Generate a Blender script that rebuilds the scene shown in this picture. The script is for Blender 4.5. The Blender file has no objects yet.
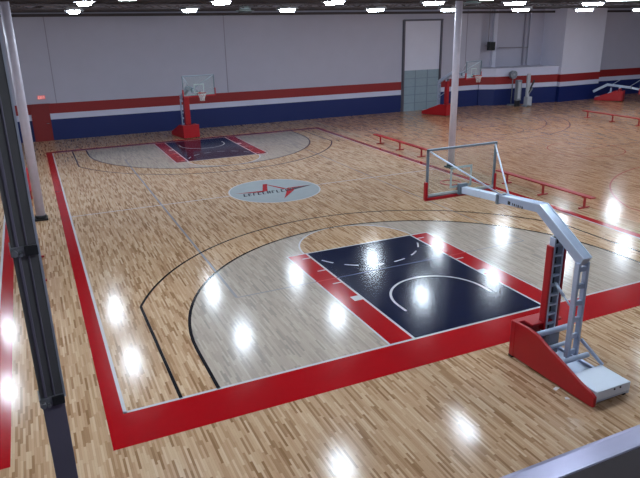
import bpy, bmesh, math, random
from mathutils import Vector, Matrix, Euler
random.seed(7)
C = bpy.context.scene.collection
sc = bpy.context.scene

# ------------------------------------------------------------------ materials
def nt(name):
    m = bpy.data.materials.new(name); m.use_nodes = True
    t = m.node_tree; b = t.nodes['Principled BSDF']
    return m, t, b
def noise_tint(t, b, col, amt=0.12, scale=6.0, rough=None, ramt=0.08):
    tc = t.nodes.new('ShaderNodeTexCoord'); n = t.nodes.new('ShaderNodeTexNoise')
    n.inputs['Scale'].default_value = scale; n.inputs['Detail'].default_value = 4
    t.links.new(tc.outputs['Object'], n.inputs['Vector'])
    mr = t.nodes.new('ShaderNodeMapRange'); mr.inputs['To Min'].default_value = 1-amt; mr.inputs['To Max'].default_value = 1+amt
    t.links.new(n.outputs['Fac'], mr.inputs['Value'])
    mx = t.nodes.new('ShaderNodeVectorMath'); mx.operation = 'SCALE'
    mx.inputs[0].default_value = col[:3]
    t.links.new(mr.outputs[0], mx.inputs['Scale'])
    t.links.new(mx.outputs[0], b.inputs['Base Color'])
    if rough is not None:
        m2 = t.nodes.new('ShaderNodeMapRange'); m2.inputs['To Min'].default_value = max(0, rough-ramt); m2.inputs['To Max'].default_value = rough+ramt
        t.links.new(n.outputs['Fac'], m2.inputs['Value']); t.links.new(m2.outputs[0], b.inputs['Roughness'])
def mat(name, col, rough=.5, metal=0, amt=.1, scale=6, coat=0, emit=None, es=0):
    m, t, b = nt(name)
    noise_tint(t, b, col, amt, scale, rough)
    b.inputs['Metallic'].default_value = metal
    b.inputs['Coat Weight'].default_value = coat; b.inputs['Coat Roughness'].default_value = .1
    if emit:
        b.inputs['Emission Color'].default_value = (*emit, 1); b.inputs['Emission Strength'].default_value = es
    return m
COATR = 0.15
def gloss(b):
    b.inputs['Roughness'].default_value = .38
    b.inputs['Specular IOR Level'].default_value = 0
    b.inputs['Coat Weight'].default_value = 1.0
    b.inputs['Coat Roughness'].default_value = COATR
    b.inputs['Coat IOR'].default_value = 1.45
def paint(name, col, amt=.08):
    m, t, b = nt(name); noise_tint(t, b, col, amt, 3.0); gloss(b); return m
def wood(name, stain=None, fac=0.0, tint=(1,1,1)):
    """maple strips running along Y, 57 mm wide, random lengths and tones; optional translucent stain"""
    m, t, b = nt(name); N = t.nodes; L = t.links
    tc = N.new('ShaderNodeTexCoord'); sp = N.new('ShaderNodeSeparateXYZ'); L.new(tc.outputs['Object'], sp.inputs[0])
    def M(op, a, bb=None):
        n = N.new('ShaderNodeMath'); n.operation = op
        for i, v in enumerate((a, bb)):
            if v is None: continue
            if isinstance(v, (int, float)): n.inputs[i].default_value = v
            else: L.new(v, n.inputs[i])
        return n.outputs[0]
    u = M('DIVIDE', sp.outputs['X'], .040); row = M('FLOOR', u)
    wr = N.new('ShaderNodeTexWhiteNoise'); wr.noise_dimensions = '1D'; L.new(row, wr.inputs['W'])
    v = M('ADD', M('DIVIDE', sp.outputs['Y'], .46), M('MULTIPLY', wr.outputs['Value'], 37.0)); cell = M('FLOOR', v)
    cb = N.new('ShaderNodeCombineXYZ'); L.new(row, cb.inputs[0]); L.new(cell, cb.inputs[1])
    wn = N.new('ShaderNodeTexWhiteNoise'); wn.noise_dimensions = '2D'; L.new(cb.outputs[0], wn.inputs['Vector'])
    # streaky grain
    mp = N.new('ShaderNodeMapping'); mp.inputs['Scale'].default_value = (60, 2.2, 1); L.new(tc.outputs['Object'], mp.inputs['Vector'])
    gn = N.new('ShaderNodeTexNoise'); gn.inputs['Scale'].default_value = 1; gn.inputs['Detail'].default_value = 3; L.new(mp.outputs[0], gn.inputs['Vector'])
    mix = M('ADD', M('MULTIPLY', wn.outputs['Value'], .8), M('MULTIPLY', gn.outputs['Fac'], .2))
    r = N.new('ShaderNodeValToRGB'); L.new(mix, r.inputs[0])
    el = r.color_ramp.elements
    cols = [(.10, (.29,.155,.075)), (.25, (.41,.24,.13)), (.42, (.51,.315,.185)), (.72, (.585,.39,.24)), (.95, (.67,.48,.32))]
    el[0].position, el[0].color = cols[0][0], (*cols[0][1], 1); el[1].position, el[1].color = cols[-1][0], (*cols[-1][1], 1)
    for p, c in cols[1:-1]:
        e = el.new(p); e.color = (*c, 1)
    # seams
    fu = M('FRACT', u); fv = M('FRACT', v)
    seam = M('MAXIMUM', M('LESS_THAN', fu, .04), M('LESS_THAN', fv, .006))
    m1 = N.new('ShaderNodeMix'); m1.data_type = 'RGBA'; L.new(M('MULTIPLY', seam, .45), m1.inputs['Factor'])
    L.new(r.outputs[0], m1.inputs['A']); m1.inputs['B'].default_value = (.14,.07,.03,1)
    # slow variation
    bn = N.new('ShaderNodeTexNoise'); bn.inputs['Scale'].default_value = .35; L.new(tc.outputs['Object'], bn.inputs['Vector'])
    mr = N.new('ShaderNodeMapRange'); mr.inputs['To Min'].default_value = .88; mr.inputs['To Max'].default_value = 1.12; L.new(bn.outputs['Fac'], mr.inputs['Value'])
    sv = N.new('ShaderNodeVectorMath'); sv.operation = 'MULTIPLY'; L.new(m1.outputs['Result'], sv.inputs[0]); sv.inputs[1].default_value = tint
    s2 = N.new('ShaderNodeVectorMath'); s2.operation = 'SCALE'; L.new(sv.outputs[0], s2.inputs[0]); L.new(mr.outputs[0], s2.inputs['Scale'])
    out = s2.outputs[0]
    if stain:
        m2 = N.new('ShaderNodeMix'); m2.data_type = 'RGBA'; m2.inputs['Factor'].default_value = fac
        L.new(out, m2.inputs['A']); m2.inputs['B'].default_value = (*stain, 1); out = m2.outputs['Result']
    L.new(out, b.inputs['Base Color'])
    gloss(b)
    return m
def stripe_wall(name, col, amt=.05):
    """painted tilt-up concrete: faint vertical panel joints and blotches"""
    m, t, b = nt(name); noise_tint(t, b, col, amt, 1.2, .55, .05); return m
def glass(name):
    m, t, b = nt(name)
    b.inputs['Base Color'].default_value = (.35,.50,.46,1); b.inputs['Roughness'].default_value = .02
    b.inputs['Alpha'].default_value = .09; b.inputs['Specular IOR Level'].default_value = .4
    tc = t.nodes.new('ShaderNodeTexCoord'); n = t.nodes.new('ShaderNodeTexNoise'); n.inputs['Scale'].default_value = 3
    t.links.new(tc.outputs['Object'], n.inputs['Vector'])
    mr = t.nodes.new('ShaderNodeMapRange'); mr.inputs['To Min'].default_value = .01; mr.inputs['To Max'].default_value = .05
    t.links.new(n.outputs['Fac'], mr.inputs['Value']); t.links.new(mr.outputs[0], b.inputs['Roughness'])
    return m

RED = (.37,.003,.007); NAVY = (.003,.008,.034); WHITE = (.72,.70,.72)
M = dict(
 wood=wood('maple_strips'),
 wood2=wood('maple_strips_warm', tint=(1.02,.86,.80)),
 stain=wood('white_stained_maple', (.37,.395,.40), .52),
 fred=paint('floor_red', RED), fnavy=paint('floor_navy', NAVY), fwhite=paint('floor_white', (.60,.58,.60)),
 fblack=paint('floor_black', (.012,.012,.016)), fgrey=paint('floor_grey_line', (.30,.28,.29)), flogo=paint('floor_logo_field', (.36,.40,.41)),
 fthin=paint('floor_red_line', (.42,.09,.06)), fvb=paint('navy_grey_line', (.10,.11,.17)), fvr=paint('red_grey_line', (.52,.06,.06)),
 concrete=mat('dark_concrete', (.030,.021,.024), .85, 0, .25, 2.5),
 alu=mat('aluminium_ramp', (.30,.29,.40), .33, .6, .04, 5),
 wwhite=stripe_wall('wall_white', (.46,.445,.545)), wwhite2=stripe_wall('wall_bright_white', (.66,.65,.77)),
 wband=stripe_wall('wall_white_band', (.60,.60,.75)),
 wred=stripe_wall('wall_red', (.27,.010,.012)), wblue=stripe_wall('wall_blue', (.001,.012,.11)),
 wjoint=mat('joint', (.30,.28,.35), .8), doorred=mat('door_red', (.22,.010,.012), .5),
 doorgrey=mat('door_grey', (.28,.36,.42), .5), doorline=mat('door_line', (.19,.24,.30), .5), doorframe=mat('door_frame', (.10,.09,.12), .5),
 ceil=mat('ceiling_deck', (.085,.06,.062), .8, 0, .2, 1), beam=mat('roof_steel', (.05,.035,.038), .6, 0, .2, 2),
 col=mat('white_column', (.62,.58,.68), .45), black=mat('black_rubber', (.012,.012,.014), .6),
 steel=mat('painted_steel_grey', (.42,.49,.64), .35, .2, .1, 8), steel_l=mat('painted_steel_light', (.62,.72,.86), .3, .1, .08, 8),
 box=mat('counterweight_grey', (.60,.66,.76), .35, .1, .06, 5),
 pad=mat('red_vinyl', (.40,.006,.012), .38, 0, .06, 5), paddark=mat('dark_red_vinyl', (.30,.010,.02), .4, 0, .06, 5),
 rim=mat('rim_red', (.42,.03,.02), .4), net=mat('net_cord', (.8,.8,.8), .8), glass=glass('backboard_glass'),
 frame=mat('backboard_frame', (.20,.25,.30), .35, .5), marks=mat('target_white', (.45,.52,.52), .5),
 bench=mat('bench_red', (.38,.012,.014), .5, 0, .08, 6, 0),
 post=mat('dark_post', (.12,.115,.115), .45, .3, .2, 4), post2=mat('purple_grey_post', (.17,.15,.20), .4, .3, .12, 4),
 clamp=mat('clamp_steel', (.25,.25,.27), .4, .6, .3, 30), litedge=mat('lit_post_edge', (.45,.47,.55), .35, .5),
 hood=mat('lamp_hood', (.35,.35,.37), .5, .3), grey=mat('equipment_grey', (.20,.22,.26), .5), lgrey=mat('equipment_light', (.42,.43,.48), .5),
 dark=mat('speaker_dark', (.035,.035,.04), .6), paper=mat('paper_white', (.8,.8,.82), .7), conduit=mat('conduit', (.3,.28,.32), .5),
 pale=mat('pale_green_metal', (.28,.33,.33), .5),
 tube=mat('lamp_diffuser', (.9,.9,.95), .5, emit=(.76,.88,1.0), es=85),
 exit=mat('exit_panel', (.6,.3,.3), .5, emit=(1.0,.10,.10), es=.2), exitt=mat('exit_letters', (.9,.1,.1), .5, emit=(1,.5,.45), es=1.2),
)
# ------------------------------------------------------------------ mesh helpers
class MB:
    def __init__(s): s.bm = bmesh.new(); s.mats = []
    def mi(s, m):
        if m not in s.mats: s.mats.append(m)
        return s.mats.index(m)
    def face(s, pts, m):
        f = s.bm.faces.new([s.bm.verts.new(p) for p in pts]); f.material_index = s.mi(m); return f
    def box(s, c, d, m, rot=None, bev=0):
        c = Vector(c); i = s.mi(m); v = []
        for z in (-1,1):
            for x, y in ((-1,-1),(1,-1),(1,1),(-1,1)):
                p = Vector((x*d[0]/2, y*d[1]/2, z*d[2]/2))
                if rot: p = rot @ p
                v.append(s.bm.verts.new(c+p))
        fs = []
        for q in ((3,2,1,0),(4,5,6,7),(0,1,5,4),(1,2,6,5),(2,3,7,6),(3,0,4,7)):
            f = s.bm.faces.new([v[k] for k in q]); f.material_index = i; fs.append(f)
        if bev:
            es = list({e for f in fs for e in f.edges})
            r = bmesh.ops.bevel(s.bm, geom=es, offset=bev, segments=2, profile=.7, affect='EDGES')
            for f in r['faces']: f.material_index = i
        return s
    def bar(s, a, b, w, h, m, up=(0,0,1)):
        """rectangular bar from a to b, w sideways, h along up"""
        a, b = Vector(a), Vector(b); d = (b-a); L = d.length; d.normalize()
        side = d.cross(Vector(up))
        if side.length < 1e-4: side = Vector((1,0,0))
        side.normalize(); u = side.cross(d)
        rot = Matrix((side, d, u)).transposed()
        return s.box((a+b)/2, (w, L, h), m, rot)
    def tube(s, pts, r, m, n=10, closed=False, smooth=True):
        pts = [Vector(p) for p in pts]; i = s.mi(m); rings = []; K = len(pts)
        for k, p in enumerate(pts):
            if closed: t = (pts[(k+1)%K]-pts[k-1])
            else: t = pts[min(k+1,K-1)]-pts[max(k-1,0)]
            t.normalize(); ref = Vector((0,0,1)) if abs(t.z) < .9 else Vector((1,0,0))
            a = t.cross(ref).normalized(); b = t.cross(a)
            rings.append([s.bm.verts.new(p+r*(math.cos(q)*a+math.sin(q)*b)) for q in [2*math.pi*j/n for j in range(n)]])
        for k in range(K if closed else K-1):
            A, B = rings[k], rings[(k+1)%K]
            for j in range(n):
                f = s.bm.faces.new((A[j],A[(j+1)%n],B[(j+1)%n],B[j])); f.material_index = i; f.smooth = smooth
        if not closed:
            for R_ in (rings[0], rings[-1]):
                f = s.bm.faces.new(R_); f.material_index = i
        return s
    def prism(s, poly, axis, a, b, m):
        """poly 2-D extruded along axis ('x','y','z') from a to b"""
        i = s.mi(m)
        def P(p, t): return {'x': (t,p[0],p[1]), 'y': (p[0],t,p[1]), 'z': (p[0],p[1],t)}[axis]
        A = [s.bm.verts.new(P(p,a)) for p in poly]; B = [s.bm.verts.new(P(p,b)) for p in poly]; n = len(poly)
        for f in ([s.bm.faces.new(A), s.bm.faces.new(B)] + [s.bm.faces.new((A[j],A[(j+1)%n],B[(j+1)%n],B[j])) for j in range(n)]): f.material_index = i
        return s
    def build(s, name, parent=None, loc=(0,0,0), rotz=0, bevel=0, normals=True):
        if normals: bmesh.ops.recalc_face_normals(s.bm, faces=s.bm.faces[:])
        me = bpy.data.meshes.new(name); s.bm.to_mesh(me); s.bm.free()
        for m in s.mats: me.materials.append(M[m])
        o = bpy.data.objects.new(name, me); C.objects.link(o); o.location = loc; o.rotation_euler = (0,0,rotz)
        if parent: o.parent = parent
        if bevel:
            bv = o.modifiers.new('bevel','BEVEL'); bv.width = bevel; bv.segments = 2; bv.limit_method = 'ANGLE'
        return o
def tag(o, label=None, cat=None, group=None, kind=None):
    if label: o['label'] = label
    if cat: o['category'] = cat
    if group: o['group'] = group
    if kind: o['kind'] = kind
    return o
def thing(name, label, cat, loc=(0,0,0), rotz=0, group=None):
    o = bpy.data.objects.new(name, None); C.objects.link(o); o.location = loc; o.rotation_euler = (0,0,rotz); o.empty_display_size = .2
    return tag(o, label, cat, group)
def copy_tree(o, parent=None):
    c = o.copy(); C.objects.link(c); c.parent = parent
    for ch in list(o.children): copy_tree(ch, c)
    return c
def struct(o, label=None):
    o['kind'] = 'structure'
    return o

# ------------------------------------------------------------------ floor
W, L = 7.70, 25.98; LN, ST, FT = 1.77, .60, 5.75; BY = 1.575
F = MB()
def quad(x0,y0,x1,y1,m,z): F.face([(x0,y0,z),(x1,y0,z),(x1,y1,z),(x0,y1,z)], m)
def strip(pts, w, m, z, closed=False):
    P = [Vector((p[0],p[1])) for p in pts]; n = len(P); o = []
    for k in range(n):
        a = P[k-1] if (closed or k>0) else P[k]; b = P[(k+1)%n] if (closed or k<n-1) else P[k]
        t = (b-a).normalized(); nn = Vector((-t.y,t.x)); o.append((P[k]+nn*w/2, P[k]-nn*w/2))
    for k in range(n if closed else n-1):
        a, b = o[k], o[(k+1)%n]
        F.face([(a[1].x,a[1].y,z),(b[1].x,b[1].y,z),(b[0].x,b[0].y,z),(a[0].x,a[0].y,z)], m)
def arc(cx,cy,r,a0,a1,n=40): return [(cx+r*math.cos(a0+(a1-a0)*k/n), cy+r*math.sin(a0+(a1-a0)*k/n)) for k in range(n+1)]
PI = math.pi
Z1,Z2,Z3,Z4 = .001,.002,.003,.004
quad(-27,-4.15,8.95,31.5,'wood',0); quad(8.95,-4.15,50,31.5,'wood2',0)
def court(cx, y0, right=True, half='both'):
    lw = .055
    for s, yb in ((1,y0),(-1,y0+L)):
        Y = lambda d: yb+s*d
        a = lambda r,t0,t1,n=48: [(cx+r*math.cos(t0+(t1-t0)*k/n), Y(BY)+s*r*math.sin(t0+(t1-t0)*k/n)) for k in range(n+1)]
        R1 = 6.02
        pts = [(cx+R1,yb)]+a(R1,0,PI)+[(cx-R1,yb)]
        mid = [(cx,yb)]
        # stained field as fan
        for k in range(len(pts)-1):
            F.face([(cx,yb,Z1),(pts[k][0],pts[k][1],Z1),(pts[k+1][0],pts[k+1][1],Z1)], 'stain')
        strip(pts, .07, 'fblack', Z3)
        R2 = 7.24; kx = 6.72; th = math.acos(kx/R2)
        strip([(cx+kx,yb)]+a(R2,th,PI-th)+[(cx-kx,yb)], .065, 'fblack', Z3)
        # natural wood half circle above free-throw line
        cr = 1.83
        hp = [(cx+cr*math.cos(t), Y(FT)+s*cr*math.sin(t)) for t in [PI*k/32 for k in range(33)]]
        F.face([(p[0],p[1],Z2) for p in hp], 'wood')
        strip(hp, .05, 'fwhite', Z3)
        # key
        F.face([(cx-LN,yb,Z2),(cx+LN,yb,Z2),(cx+LN,Y(FT),Z2),(cx-LN,Y(FT),Z2)], 'fnavy')
        for q in (-1,1):
            F.face([(cx+q*LN,yb,Z2),(cx+q*(LN+ST),yb,Z2),(cx+q*(LN+ST),Y(FT),Z2),(cx+q*LN,Y(FT),Z2)], 'fred')
            strip([(cx+q*LN,yb),(cx+q*LN,Y(FT))], .055, 'fwhite', Z3)
            strip([(cx+q*(LN+ST),yb),(cx+q*(LN+ST),Y(FT+.02))], .045, 'fwhite', Z3)
            # rebound place marks in the red strips
            for d in (3.41, 4.36, 5.38): strip([(cx+q*(LN+.03),Y(d)),(cx+q*(LN+.27),Y(d))], .05, 'fwhite', Z4)
            strip([(cx+q*(LN+.02),Y(2.36)),(cx+q*(LN+.25),Y(2.36))], .26, 'fwhite', Z4)
        strip([(cx-LN-ST,Y(FT)),(cx+LN+ST,Y(FT))], .05, 'fwhite', Z3)
        # dashed lower half of the circle
        for k in range(6):
            t0 = PI + math.radians(30+24*k-6.5)
            strip([(cx+1.73*math.cos(t), Y(FT)+s*1.73*math.sin(t)) for t in [t0+.227*j/6 for j in range(7)]], .05, 'fwhite', Z3)
        strip([(cx+1.22,Y(BY-.35))]+a(1.22,0,PI,28)+[(cx-1.22,Y(BY-.35))], .06, 'fwhite', Z3)
    strip([(cx-W,y0+L/2),(cx+W,y0+L/2)], .05, 'fwhite', Z3)
    # boundary
    for q in (-1,1): strip([(cx+q*W,y0-.03),(cx+q*W,y0+L+.03)], .06, 'fwhite', Z3)
    for yb in (y0,y0+L): strip([(cx-W-.03,yb),(cx+W+.03,yb)], .06, 'fwhite', Z3)
court(0,0)
def border(cx, y0, bs, bn, bf, full=True):
    quad(cx-W-bs,y0-bn,cx+W+bs,y0,'fred',Z2); quad(cx-W-bs,y0+L,cx+W+bs,y0+L+bf,'fred',Z2)
    quad(cx-W-bs,y0,cx-W,y0+L,'fred',Z2); quad(cx+W,y0,cx+W+bs,y0+L,'fred',Z2)
border(0,0,.317,.985,.45)
# faint volleyball court
for a,b in (((-4.5,3.72),(4.5,3.72)),((-4.5,3.72),(-4.5,22.3)),((4.5,3.72),(4.5,22.3)),((-4.5,22.3),(4.5,22.3))):
    if a[1]==b[1]:
        for x0,x1,m in ((-4.5,-LN-ST,'fgrey'),(-LN-ST,-LN,'fvr'),(-LN,LN,'fvb'),(LN,LN+ST,'fvr'),(LN+ST,4.5,'fgrey')): strip([(x0,a[1]),(x1,a[1])], .05, m, .0034)
    else: strip([a,b], .07 if a[0]<0 else .04, 'fgrey', .0012)
# neighbouring court on the left: border and white line
cxl = -9.50-.317-W
border(cxl,.30,.317,.985,.45)
for q in (-1,1): strip([(cxl+q*W,.27),(cxl+q*W,.33+L)], .06,'fwhite',Z3)
for yb in (.3,.3+L): strip([(cxl-W,yb),(cxl+W,yb)], .06,'fwhite',Z3)
# right-hand court: thin red lines only
cxr = 16.8
for s, yb in ((1,0),(-1,L)):
    a = lambda r,t0,t1,n=44: [(cxr+r*math.cos(t0+(t1-t0)*k/n), yb+s*BY+s*r*math.sin(t0+(t1-t0)*k/n)) for k in range(n+1)]
    th = math.acos(6.72/7.4)
    strip([(cxr+6.72,yb)]+a(7.4,th,PI-th)+[(cxr-6.72,yb)], .06, 'fthin', Z3)
    strip([(cxr+6.02,yb)]+a(6.02,0,PI)+[(cxr-6.02,yb)], .05, 'fthin', Z3)
    strip(arc(cxr,yb+s*FT,1.83,0,2*PI,40), .05, 'fthin', Z3)
    for q in (-1,1): strip([(cxr+q*1.83,yb),(cxr+q*1.83,yb+s*FT)], .05,'fthin',Z3)
    strip([(cxr-1.83,yb+s*FT),(cxr+1.83,yb+s*FT)], .05,'fthin',Z3)
strip(arc(cxr,L/2,1.83,0,2*PI,40), .05,'fthin',Z3); strip([(cxr,L/2),(cxr+7.6,L/2)], .05,'fthin',Z3)
# centre logo: pale disc, red star sweep, row of dark letters
lc = (0,L/2)
F.face([(p[0],p[1],.0036) for p in arc(*lc,1.80,0,2*PI,48)[:-1]], 'flogo')
strip(arc(*lc,1.82,0,2*PI,48), .05,'fwhite',.0040)
def lp(pts,m,z=.0046): F.face([(lc[0]+x,lc[1]+y,z) for x,y in pts], m)
lp([(-1.66,.20),(-.45,-.08),(-.45,.14)],'fred'); lp([(-.52,.00),(-.30,.00),(.08,1.12),(-.10,1.14)],'fred')
lp([(-.02,1.14),(.00,.95),(.36,.00),(.52,.02)],'fred'); lp([(1.66,.09),(.60,.10),(.45,-.06),(.75,-.24)],'fred')
lp([(.80,-.22),(.50,-.10),(-.12,-1.36)],'fred'); lp([(1.66,.09),(.70,-.02),(.75,-.28)],'fblack',.0050)
lp([(.62,.03),(.74,.03),(.74,-.10),(.62,-.10)],'flogo',.0054)
x = -1.42
glyph = ['I-','E','T','C','I','A','T','I','C','N','F']
for k,gk in enumerate(glyph):
    w_ = .14; b0 = -.40; h_ = .38; st = .05
    def bar2(x0,y0,x1,y1): lp([(x+x0+ .25*y0,b0+y0),(x+x1+.25*y0,b0+y0),(x+x1+.25*y1,b0+y1),(x+x0+.25*y1,b0+y1)],'fblack',.0056)
    bar2(0,0,st,h_)
    if gk in 'ETCF': bar2(0,h_-st,w_,h_)
    if gk in 'ECI-': bar2(0,0,w_,st)
    if gk in 'EAF': bar2(0,h_/2,w_*.8,h_/2+st)
    if gk in 'NA': bar2(w_-st,0,w_,h_)
    x += .195
struct(F.build('floor', normals=False))
struct(MB().box((11.5,-9.3,-.03),(77,9.56,.05),'concrete').build('floor'))
struct(MB().prism([(-4.14,0),(-4.14,.022),(-4.20,.030),(-4.50,.008),(-4.53,-.02),(-4.53,-.05),(-4.14,-.05)],'x',-9.2,50,'alu').build('trim_1'))

# ------------------------------------------------------------------ walls
H = 7.0
BANDS = [(0,1.22,'wblue'),(1.22,1.56,'wband'),(1.56,2.14,'wred'),(2.14,9.0,'wwhite')]
def wallseg(mb, a, b, bands, th=.25, off=0):
    a, b = Vector(a), Vector(b); d = (b-a).normalized(); n = Vector((-d.y,d.x))  # outwards (away from the hall)
    for z0,z1,m in bands:
        p = [a, b, b+n*th, a+n*th]
        mb.prism([(q.x,q.y) for q in p],'z',z0,z1,m)
yw = lambda x: 30.13-.0235*x
Wb = MB()
wallseg(Wb,(-27,yw(-27)),(16.22,yw(16.3)),BANDS)
wallseg(Wb,(19.55,yw(19.55)),(23.0,yw(23.0)),BANDS)
wallseg(Wb,(16.22,yw(16.3)),(19.55,yw(19.55)),[(6.35,9.0,'wwhite')])
# panel joints
for xj in (-6.98,3.35,21.7):
    Wb.box((xj,yw(xj)-.004,4.55),(.05,.02,4.8),'wjoint')
struct(Wb.build('wall_back', normals=True))
B2 = MB()   # tall set-back wall above the low ledge
wallseg(B2,(22.9,30.6),(29.6,30.2),[(0,9,'wwhite')])
B2.box((24.9,30.42,5.4),(.35,.3,7.2),'wwhite2'); B2.box((27.7,30.2,5.4),(.12,.1,7.2),'wjoint')
B2.box((28.7,30.15,5.4),(1.2,.12,7.2),'wwhite')
struct(B2.build('wall_alcove'))
B3 = MB()   # low striped box wall standing out from the main wall
lowb = [(0,1.22,'wblue'),(1.22,1.56,'wband'),(1.56,2.14,'wred'),(2.14,2.68,'wband')]
for z0,z1,m in lowb:
    B3.prism([(23.05,29.55),(24.05,28.92),(29.45,28.05),(29.6,30.1),(23.05,30.5)],'z',z0,z1,m)
B3.prism([(23.0,29.55),(24.03,28.87),(29.45,28.0),(29.6,30.1),(23.0,30.5)],'z',2.68,2.76,'wwhite2')
struct(B3.build('wall_ledge'))
B4 = MB()
for z0,z1,m in [(0,1.20,'wblue'),(1.20,1.54,'wband'),(1.54,2.12,'wred'),(2.12,9,'wwhite2')]:
    B4.prism([(29.5,27.80),(33.85,27.98),(34.0,29.6),(29.6,30.6)],'z',z0,z1,m)
struct(B4.build('wall_pier'))
B5 = MB()
wallseg(B5,(33.8,29.05),(51,28.2),BANDS)
struct(B5.build('wall_right_back'))
for nm, a, b in (('wall_left',(-27,-14.5),(-27,31.2)),('wall_right',(50,31),(50,-14.5)),('wall_front',(50.2,-14),(-27.2,-14))):
    w = MB(); wallseg(w,a,b,[(0,1.22,'wblue'),(1.22,1.56,'wband'),(1.56,2.14,'wred'),(2.14,9,'wwhite')]); struct(w.build(nm))

# red personnel door and its exit sign
d1 = struct(MB().box((-7.93,yw(-7.9)-.05,1.05),(1.0,.09,2.1),'doorred').build('door_1'))
MB().box((-7.93,yw(-7.9)-.10,2.12),(1.16,.12,.08),'doorred').build('door_frame', d1)
MB().tube([(-7.55,yw(-7.9)-.10,1.02),(-7.55,yw(-7.9)-.16,1.02),(-7.68,yw(-7.9)-.16,1.02)],.015,'clamp').build('door_handle', d1)
ex = thing('exit_sign','small lit red EXIT sign above the red door','sign',(-7.75,yw(-7.8)-.05,2.52))
MB().box((0,0,0),(.42,.07,.22),'exit').build('sign_body', ex)
e = MB(); x0 = -.15
def seg(a,b): e.bar((x0+a[0],-.038,a[1]-.06),(x0+b[0],-.038,b[1]-.06),.012,.016,'exitt',up=(0,1,0))
for ch in 'EXIT':
    if ch=='E':
        for s_ in (((0,0),(0,.12)),((0,0),(.05,0)),((0,.06),(.045,.06)),((0,.12),(.05,.12))): seg(*s_)
    if ch=='X': seg((0,0),(.06,.12)); seg((0,.12),(.06,0))
    if ch=='I': seg((.02,0),(.02,.12))
    if ch=='T': seg((.03,0),(.03,.12)); seg((0,.12),(.06,.12))
    x0 += .085
e.build('lettering', ex)
# overhead dock door: grey lower sections, white upper sections, dark frame
yd = yw(17.9)
dr = MB()
dr.box((17.93,yd+.08,1.45),(3.1,.06,2.9),'doorgrey')
for k in range(1,3): dr.box((16.38+k*3.1/3,yd+.045,1.45),(.05,.03,2.9),'doorline')
for k in range(1,5): dr.box((17.93,yd+.045,k*2.9/5),(3.1,.03,.04),'doorline')
d2 = struct(dr.build('door_2'))
up = MB().box((17.93,yd+.06,4.6),(3.1,.06,3.4),'wwhite2').build('upper_panel', d2); up['label'] = 'plain white upper panel'
fr = MB(); 
for xx in (16.33,19.5): fr.box((xx,yd-.02,3.17),(.12,.14,6.34),'doorframe')
fr.box((17.92,yd-.02,6.33),(3.3,.16,.12),'doorframe'); fr.build('door_frame', d2)

# ------------------------------------------------------------------ ceiling
struct(MB().box((11.5,8.5,8.3),(78,46,.1),'ceil').build('ceiling'))
zc = lambda x: 6.98-.0095*max(0,x)
tr = MB()
tr.bar((-27,yw(-27)-.18,7.10),(50,yw(50)-.35,6.62),.12,.16,'beam')
struct(tr.build('trim_2'))
k = 3
for yb in (28.6,26.9,25.2,23.5,21.8,17.0,12.0,7.4,1.8,-3.0,-8.0):
    t = MB(); 
    A=(-27,yb,7.62); Bp=(50,yb,7.32)
    t.bar(A,Bp,.09,.07,'beam'); t.bar((-27,yb,7.20),(50,yb,6.90),.09,.06,'beam')
    n=64
    for j in range(n):
        xa=-27+77*j/n; xb=-27+77*(j+1)/n; za=7.20-.3*(j/n); zb=7.20-.3*((j+1)/n)
        t.bar((xa,yb,za+(.42 if j%2 else 0)),(xb,yb,zb+(0 if j%2 else .42)),.025,.025,'beam')
    struct(t.build('trim_%d'%k)); k+=1

# lamps: rows of high-bay fixtures hanging just under the joists
def make_lamp():
    r = thing('high_bay_lamp','','ceiling lamp')
    b = MB(); b.prism([(-.34,0),(.34,0),(.26,.13),(-.26,.13)],'y',-.60,.60,'hood'); b.build('hood', r)
    MB().prism([(-.24,.0),(.24,.0),(.16,-.11),(-.16,-.11)],'y',-.46,.46,'tube').build('diffuser', r)
    for q in (-1,1): MB().tube([(0,q*.45,.13),(0,q*.45,1.15)],.008,'beam',6).build('hanging_cable', r)
    return r
proto = make_lamp(); first = True
XS = [-15.7,-10.9,-6.12,-1.2,3.55,8.4,12.95,17.9,22.8,27.7,32.6]  # outermost columns added out of view, the last to brighten the wall past the pier
colname = ['added out of view far left of the dark post','left of the dark post','by the left sideline','left of the far hoop','right of the far hoop','above the sideline benches','by the dock door side','above the middle of the right court','above the right court edge','in front of the pier','added out of view beyond the pier to brighten the wall']
rowname = {19.8:'row nearest the striped wall',14.65:'second row from the striped wall',4.65:'third row from the striped wall',-.6:'fourth row from the striped wall',-8.4:'unseen row added above the camera to light the post'}
for y,dz in ((19.8,0.0),(14.65,.17),(4.65,.0),(-.6,0),(-8.4,.35)):  # last row is unseen, added to brighten the dark post
    for i,x in enumerate(XS):
        if y == -8.4 and i % 2: continue
        o = proto if first else copy_tree(proto); first = False
        o.location = (x,y,zc(x)+dz)
        o['label'] = 'lit high-bay lamp '+colname[i]+', '+rowname[y]
        o['group'] = 'high-bay lamps under the roof'
# two unlit ceiling units hanging at the wall line
for x,y,z,lab in ((2.15,22.0,6.86,'round dark ceiling vent hanging unlit above the far hoop side'),(12.6,17.4,7.02,'pale round ceiling vent above the white column')):
    r = thing('ceiling_vent',lab,'vent',(x,y,z),0,'round ceiling vents')
    b = MB(); b.tube([(0,0,.30),(0,0,.12)],.28,'pale',20); b.build('housing', r)
    b = MB(); b.tube([(0,0,.10),(0,0,.06)],.45,'pale',24); b.tube([(0,0,.05),(0,0,-.05)],.34,'dark',24); b.build('diffuser_plate', r)
    MB().tube([(0,0,.3),(0,0,1.2)],.03,'beam',8).build('drop_rod', r)

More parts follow.
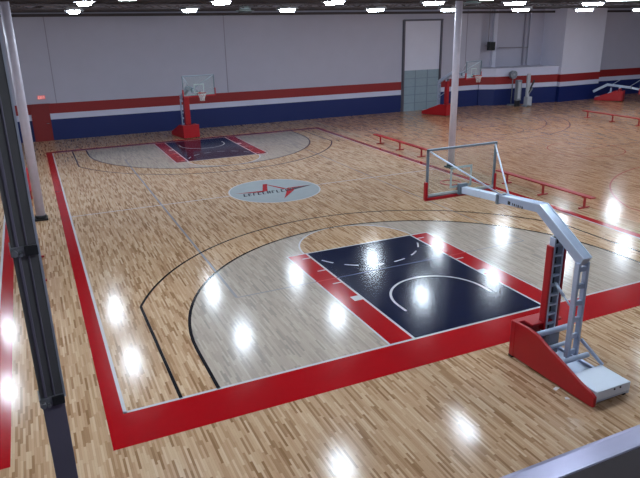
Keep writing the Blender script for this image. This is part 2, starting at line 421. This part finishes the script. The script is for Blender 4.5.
# ------------------------------------------------------------------ columns
def column(x,y,label):
    r = thing('round_column',label,'column',(x,y,0),0,'white building columns')
    MB().tube([(0,0,.12),(0,0,8.2)],.15,'col',24).build('shaft', r)
    b = MB(); b.box((0,0,.03),(.44,.44,.06),'black'); b.tube([(0,0,.05),(0,0,.16)],.19,'black',20); b.build('base_plate', r)
column(8.52,12.95,'white round column with black base behind the near backboard')
column(-8.64,13.2,'white round column with black base beside the dark post')

# dark steel post close to the camera on the left
hx, hy = 3.6, 0
P0 = Vector((-8.522,-6.25))
pr_ = thing('steel_post','dark grey steel post close by on the left with two clamps','post',(P0.x,P0.y,0),math.radians(4))
b = MB(); b.box((.004,0,5.82),(.128,.09,3.1),'post'); b.box((-.030,-.049,5.82),(.016,.012,3.1),'post2'); b.box((.018,-.049,5.82),(.009,.012,3.1),'post2')
us = b.build('upper_section', pr_, bevel=.004)
MB().box((.072,0,5.82),(.012,.10,3.1),'litedge').build('lit_edge_strip', us)  # flange edge, its catch of light put into a paler colour
b = MB(); b.box((.005,0,2.13),(.122,.09,4.26),'post2'); b.build('lower_section', pr_, bevel=.004)
for z in (4.27,5.21):
    c = MB(); c.box((0,-.005,z),(.136,.12,.050),'clamp'); c.box((.034,-.069,z),(.066,.02,.05),'black'); c.tube([(-.05,-.07,z),(-.05,-.105,z)],.016,'clamp',8); c.tube([(-.02,-.07,z-.01),(-.02,-.1,z-.01)],.010,'clamp',8)
    c.build('clamp', pr_)

# ------------------------------------------------------------------ portable hoops
def make_stand(label, loc, rotz, shift=0.0, low=False, net=True, dark=False, zb=2.64, both=True, xoff=-.02):
    r = thing('basketball_hoop', label, 'basketball hoop', loc, rotz, None)
    S = shift; s = 'steel'; xo = xoff
    yb = lambda v: v+S
    # base
    b = MB(); b.box((xo,yb(-3.68),.10),(.80,1.96,.06),'steel')
    for q in (-1,1): b.box((xo+q*.385,yb(-3.68),.12),(.06,1.98,.12),'steel')
    b.build('base_frame', r, bevel=.006)
    for q in (-1,1):
        for yy in (-2.78,-4.60):
            w = MB(); w.tube([(xo+q*.36-.02,yb(yy),.045),(xo+q*.36+.02,yb(yy),.045)],.045,'black',14); w.build('caster', r)
    prof = [(-2.68,.05),(-2.70,.74),(-2.74,.79),(-3.10,.80),(-3.32,.76),(-3.60,.64),(-4.0,.49),(-4.35,.35),(-4.62,.27),(-4.70,.22),(-4.70,.03),(-4.62,.02)]
    pm = 'pad'
    p = MB(); p.prism([(yb(a),z) for a,z in prof],'x',xo-.47,xo-.40,pm); spo = p.build('side_pad', r, bevel=.012)
    if not both:
        an = math.radians(1.5); spo.rotation_euler.z = an; px_, py_ = xo-.43, -4.70
        spo.location = (px_-(px_*math.cos(an)-py_*math.sin(an)), py_-(px_*math.sin(an)+py_*math.cos(an)), 0)
    if both: MB().prism([(yb(a),z) for a,z in prof],'x',xo+.40,xo+.47,pm).build('side_pad', r, bevel=.012)
    p = MB(); p.box((xo-.03,yb(-2.70),.42),(1.00,.13,.74),pm); p.box((xo+.05,yb(-2.86),.765),(.74,.26,.05),pm); p.build('front_pad', r, bevel=.015)
    MB().box((xo-.47,yb(-2.68),.03),(.10,.10,.05),'black').build('floor_bumper', r)
    cw = MB(); cw.box((xo+.01,yb(-4.36),.21),(.80,.64,.17),'box'); cwo = cw.build('counterweight', r, bevel=.01)
    h = MB()
    for q in (.02,.16): h.tube([(xo+q,yb(-4.676),.255),(xo+q,yb(-4.690),.255)],.018,'black',10)
    h.build('bolt', cwo)
    MB().tube([(xo+.40,yb(-4.60),.12),(xo+.46,yb(-4.60),.12)],.03,'black',10).build('side_wheel', r)
    # posts
    tz = 2.50 if not low else 1.05
    f = MB()
    for q in (-1,1): f.box((q*.105,yb(-2.97),(tz+.14)/2),(.035,.13,tz-.14),s)
    z = .55
    while z < tz-.05:
        f.box((0,yb(-3.0),z),(.20,.07,.035),s); z += .20
    f.box((0,yb(-2.91),(tz+.14)/2),(.20,.01,tz-.14),'dark')
    f.build('front_post', r)
    pz0, pz1 = .62, (2.34 if not low else .98)
    p = MB(); zc_ = (pz0+pz1)/2; hh = pz1-pz0
    p.box((.02,yb(-2.885),zc_),(.33,.055,hh),pm); p.box((-.135,yb(-2.95),zc_),(.05,.15,hh),pm)
    p.build('post_pad', r, bevel=.012)
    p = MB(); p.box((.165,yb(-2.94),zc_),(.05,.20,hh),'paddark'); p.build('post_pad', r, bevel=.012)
    rz = 2.22 if not low else 1.0
    f = MB()
    for q in (-1,1): f.box((q*.105,yb(-3.60),(rz+.32)/2),(.05,.10,rz-.32),s)
    for j in range(6):
        z = .42+(rz-.55)*j/5; f.box((0,yb(-3.60),z),(.17,.05,.09),s)
    f.build('rear_post', r)
    MB().box((0,yb(-3.10),.38),(.26,.10,.46),'grey').build('pad_back_block', r)  # added dark block standing for the lower back of the post pad
    t = MB(); t.tube([(xo-.40,yb(-3.20),.70),(xo+.38,yb(-3.20),.70)],.055,s,12); t.build('cross_tube', r)
    t = MB(); t.tube([(xo-.38,yb(-3.74),.36),(xo+.38,yb(-3.74),.36)],.05,s,12); t.build('cross_tube', r)
    t = MB(); t.tube([(xo-.38,yb(-3.2),.34),(xo+.38,yb(-3.2),.34)],.04,s,12); t.build('cross_tube', r)
    t = MB(); t.bar((.14,yb(-3.66),.68),(.34,yb(-4.04),.28),.05,.05,s); t.build('brace', r)
    t = MB(); t.tube([(-.03,yb(-3.05),1.62),(-.03,yb(-3.52),1.28)],.018,'steel_l',10); t.tube([(-.03,yb(-3.05),1.62),(-.03,yb(-3.30),1.44)],.03,s,10); t.build('lift_cylinder', r)
    # boom
    if not low: pts = [(-3.67,2.24),(-2.50,2.94),(-1.36,2.845)]; tip=(-.13,2.745)
    else: pts = [(-4.9,.66),(-3.9,1.22),(-1.5,1.05)]; tip=(-.13,.95)
    pts = [(a+S*(1 if a<-2 else .55),z) for a,z in pts]
    hgt=.11; wd=.20
    top = [(pts[0][0]-.03,pts[0][1]+.08),(pts[1][0]-.04,pts[1][1]+.08),(pts[2][0],pts[2][1]+.075)]
    bot = [(pts[2][0],pts[2][1]-.075),(pts[1][0]+.03,pts[1][1]-.08),(pts[0][0]+.06,pts[0][1]-.08)]
    a = MB(); a.prism(top+bot,'x',-wd/2,wd/2,s)
    ao = a.build('boom', r, bevel=.006)
    e2 = MB()
    for q in (-1,1):
        for k2 in (0,1):
            e2.bar((q*(wd/2-.004),top[k2][0],top[k2][1]+.006),(q*(wd/2-.004),top[k2+1][0],top[k2+1][1]+.006),.02,.016,'steel_l')
    e2.build('boom_rail', ao)
    if not low:
        m2 = MB(); y0_ = pts[2][0]-.35
        m2.box((-wd/2-.002,y0_,pts[2][1]+.005),(.006,.07,.07),'black')
        for j in range(6): m2.box((-wd/2-.002,y0_-.10-.055*j,pts[2][1]+.005),(.006,.035 if j%2 else .02,.05),'dark')
        m2.build('maker_lettering', ao)
    a = MB(); a.bar((0,pts[2][0]+.02,pts[2][1]),(0,tip[0],tip[1]),.15,.15,'steel_l'); a.build('extension_arm', r, bevel=.01)
    a = MB(); a.box((0,pts[2][0],pts[2][1]),(.24,.07,.20),'frame'); a.build('joint_collar', r)
    # backboard
    dz = zb if not low else .72
    bb = bpy.data.objects.new('backboard', None); C.objects.link(bb); bb.parent = r; bb.location = (0,0,dz)
    bw, bh = .93, 1.08
    MB().box((0,0,bh/2),(2*bw-.06,.014,bh-.06),'glass').build('glass_panel', bb)
    fm = MB(); fm.box((0,0,bh-.02),(2*bw,.05,.04),'frame'); fm.box((0,0,.02),(2*bw,.05,.04),'frame')
    for q in (-1,1): fm.box((q*(bw-.02),0,bh/2),(.04,.05,bh),'frame')
    fm.build('board_frame', bb)
    hl = MB(); hl.box((0,-.02,bh+.004),(2*bw-.02,.02,.012),'steel_l'); hl.build('top_trim', bb)
    mk = MB()
    for zz in (.17,.60): mk.box((0,.010,zz),(.59,.005,.05),'marks')
    for q in (-1,1): mk.box((q*.27,.010,.385),(.05,.005,.43),'marks')
    mk.build('target_square', bb)
    bd = MB(); bd.box((0,-.030,.065),(2*bw-.1,.02,.05),'marks'); bd.build('lower_rail', bb)
    pd = MB(); 
    pd.box((0,0,-.025),(2*bw+.05,.09,.07),'pad' if not dark else 'paddark')
    for q in (-1,1): pd.box((q*(bw+.005),0,.16),(.06,.09,.40),'pad')
    pd.build('edge_pad', bb, bevel=.012)
    # rim
    rz_ = .16
    rm = MB(); rm.tube([(.23*math.cos(2*PI*j/32),.38+.23*math.sin(2*PI*j/32),rz_) for j in range(32)],.014,'rim',8,closed=True)
    rmo = rm.build('rim', bb)
    br = MB(); br.box((0,.03,rz_-.04),(.14,.05,.12),'rim'); br.bar((-.06,.05,rz_-.01),(-.09,.17,rz_-.01),.02,.02,'rim'); br.bar((.06,.05,rz_-.01),(.09,.17,rz_-.01),.02,.02,'rim'); br.build('rim_bracket', rmo)
    if net:
        n = MB()
        for j in range(12):
            for sg in (-1,1):
                pp = []
                for q in range(6):
                    t_ = q/5; an = 2*PI*(j/12)+sg*t_*PI/2.2; rr = .225-.10*min(1,t_*1.4); pp.append((rr*math.cos(an),.38+rr*math.sin(an),rz_-.42*t_))
                n.tube(pp,.007,'net',4)
        n.build('net', rmo)
    # stays
    for q in (-1,1):
        st_ = MB(); st_.tube([(q*.87,-.03,dz+1.03),(q*.07,pts[2][0]-.13,pts[2][1]+.09)],.018,'steel_l',8); st_.build('stay_rod', r)
    a = MB(); a.box((0,-.06,dz+.12),(.22,.08,.24),'frame'); a.build('board_mount', r)
    return r
make_stand('large red padded portable hoop on grey steel frame beside the near key', (.13,1.22,0), 0, 0, net=False, both=False, xoff=-.10)
make_stand('red padded portable hoop on the far baseline in front of the blue wall', (.16,L-1.20,0), math.radians(180+8), .85)
make_stand('red padded portable hoop beside the tall dock door, partly behind the white column', (18.6,24.6,0), math.radians(180+21), .95)
make_stand('folded down portable hoop with low arm at the far right by the pier', (34.6,24.5,0), math.radians(180+32), 1.45, low=True)

# ------------------------------------------------------------------ benches
def bench(x, y0, y1, legs, label):
    r = thing('low_bench', label, 'bench', (x,(y0+y1)/2,0), 0, 'low red benches along the sidelines')
    m = (y0+y1)/2
    MB().box((0,0,.44),(.24,y1-y0,.045),'bench').build('seat', r, bevel=.01)
    for ly in legs:
        b = MB(); b.box((0,ly-m,.22),(.07,.05,.40),'bench'); b.box((0,ly-m,.03),(.46,.07,.04),'bench'); b.box((0,ly-m,.40),(.20,.12,.03),'bench')
        b.build('leg', r)
bench(8.62,15.0,20.1,(15.5,17.5,19.5),'long red bench beyond the far end of the right sideline, left of the near backboard')
bench(8.70,5.05,10.0,(5.4,7.4,9.4),'long red bench just right of the near backboard')
bench(25.0,15.6,21.0,(16.65,18.6,20.6),'red bench on the far side of the right court near the folded hoop')
bench(-8.92,15.8,20.4,(16.4,17.9,19.85),'red bench mostly hidden behind the dark post, farther one')
bench(-8.92,4.5,9.6,(4.9,7.05,9.05),'red bench mostly hidden behind the dark post, nearer one')

# ------------------------------------------------------------------ small things
sp = thing('wall_speaker','small dark speaker box high on the white wall','speaker',(24.25,29.9,4.35))
MB().box((0,0,0),(.52,.35,.62),'dark').build('cabinet', sp, bevel=.02); MB().box((0,-.18,0),(.42,.02,.50),'black').build('grille', sp)
MB().box((0,.45,.0),(.08,.6,.08),'conduit').build('bracket', sp)
tag(MB().tube([(24.2,30.2,4.52),(24.2,30.2,7.2)],.03,'conduit',8).build('conduit_pipe'),'thin vertical conduit rising from the dark wall speaker','pipe')
tag(MB().tube([(25.2,30.12,4.2),(28.0,29.98,4.15)],.03,'conduit',8).build('conduit_pipe'),'thin horizontal conduit crossing the recessed white wall','pipe')
fn = thing('pedestal_fan','grey pedestal fan with round head in front of the striped low wall','fan',(25.3,28.4,0))
b = MB(); b.tube([(0,0,0),(0,0,.06)],.30,'grey',20); b.build('base', fn)
b = MB(); b.tube([(0,0,.05),(0,0,2.15)],.035,'grey',10); b.build('pole', fn)
b = MB(); b.tube([(0,-.12,2.28),(0,.12,2.28)],.30,'grey',24); b.tube([(0,-.16,2.28),(0,-.12,2.28)],.08,'lgrey',12)
b.build('fan_head', fn)
b = MB()
for rr in (.12,.2,.29): b.tube([(rr*math.cos(2*PI*j/24),-.14,2.28+rr*math.sin(2*PI*j/24)) for j in range(24)],.010,'lgrey',6,closed=True)
b.build('guard', fn)
bx = thing('equipment_locker','grey upright equipment case next to the pedestal fan','case',(25.15,27.55,0))
b = MB(); b.box((0,0,1.20),(.42,.30,1.5),'grey'); b.build('body', bx, bevel=.03)
MB().box((-.02,-.16,1.2),(.22,.02,1.2),'lgrey').build('front_panel', bx)
for q in (-1,1): MB().box((q*.14,0,.23),(.05,.24,.46),'dark').build('leg', bx)
cart = thing('folding_stand','tall grey folding frame standing right of the grey case','equipment stand',(25.85,27.3,0))
b = MB(); b.box((0,0,1.25),(.26,.16,2.3),'lgrey'); b.build('mast', cart, bevel=.02)
b = MB(); b.bar((.05,-.05,1.0),(.52,-.05,1.9),.08,.10,'dark'); b.bar((.05,-.05,.9),(.40,-.05,1.3),.08,.10,'grey'); b.build('folded_arm', cart)
b = MB(); b.box((.05,-.05,.35),(.42,.40,.70),'lgrey'); b.box((0,0,.04),(.6,.5,.08),'grey'); b.build('foot', cart)
for (x,y,a,wl,nm) in ((-.53,-2.73,.4,.13,'larger white paper scrap on the floor beside the red side pad'),(-.585,-3.04,-.3,.08,'smaller white paper scrap on the floor beside the red side pad')):
    q = MB(); q.prism([(-wl/2,-.03),(wl/2,-.04),(wl/2-.01,.03),(-wl/2+.02,.035)],'z',.004,.010,'paper')
    tag(q.build('paper_scrap', None, (x,y,0), a), nm, 'paper', 'paper scraps')

# ------------------------------------------------------------------ world, camera, output
w = bpy.data.worlds.new('World'); sc.world = w; w.use_nodes = True
w.node_tree.nodes['Background'].inputs[0].default_value = (.55,.6,.8,1); w.node_tree.nodes['Background'].inputs[1].default_value = .12
cd = bpy.data.cameras.new('Camera'); cam = bpy.data.objects.new('Camera', cd); C.objects.link(cam)
cd.sensor_width = 36; cd.lens = 622.6/640*36; cd.clip_start = .05; cd.clip_end = 200
cam.location = (-8.3649,-9.8428,6.3457); cam.rotation_euler = Euler((1.23516,0.01880,-0.43097),'XYZ')
sc.camera = cam
sc.view_settings.view_transform = 'Standard'; sc.view_settings.look = 'None'; sc.view_settings.gamma = 1
sc.view_settings.use_curve_mapping = False; sc.view_settings.exposure = -0.08
sc.cycles.max_bounces = 6; sc.cycles.use_denoising = True
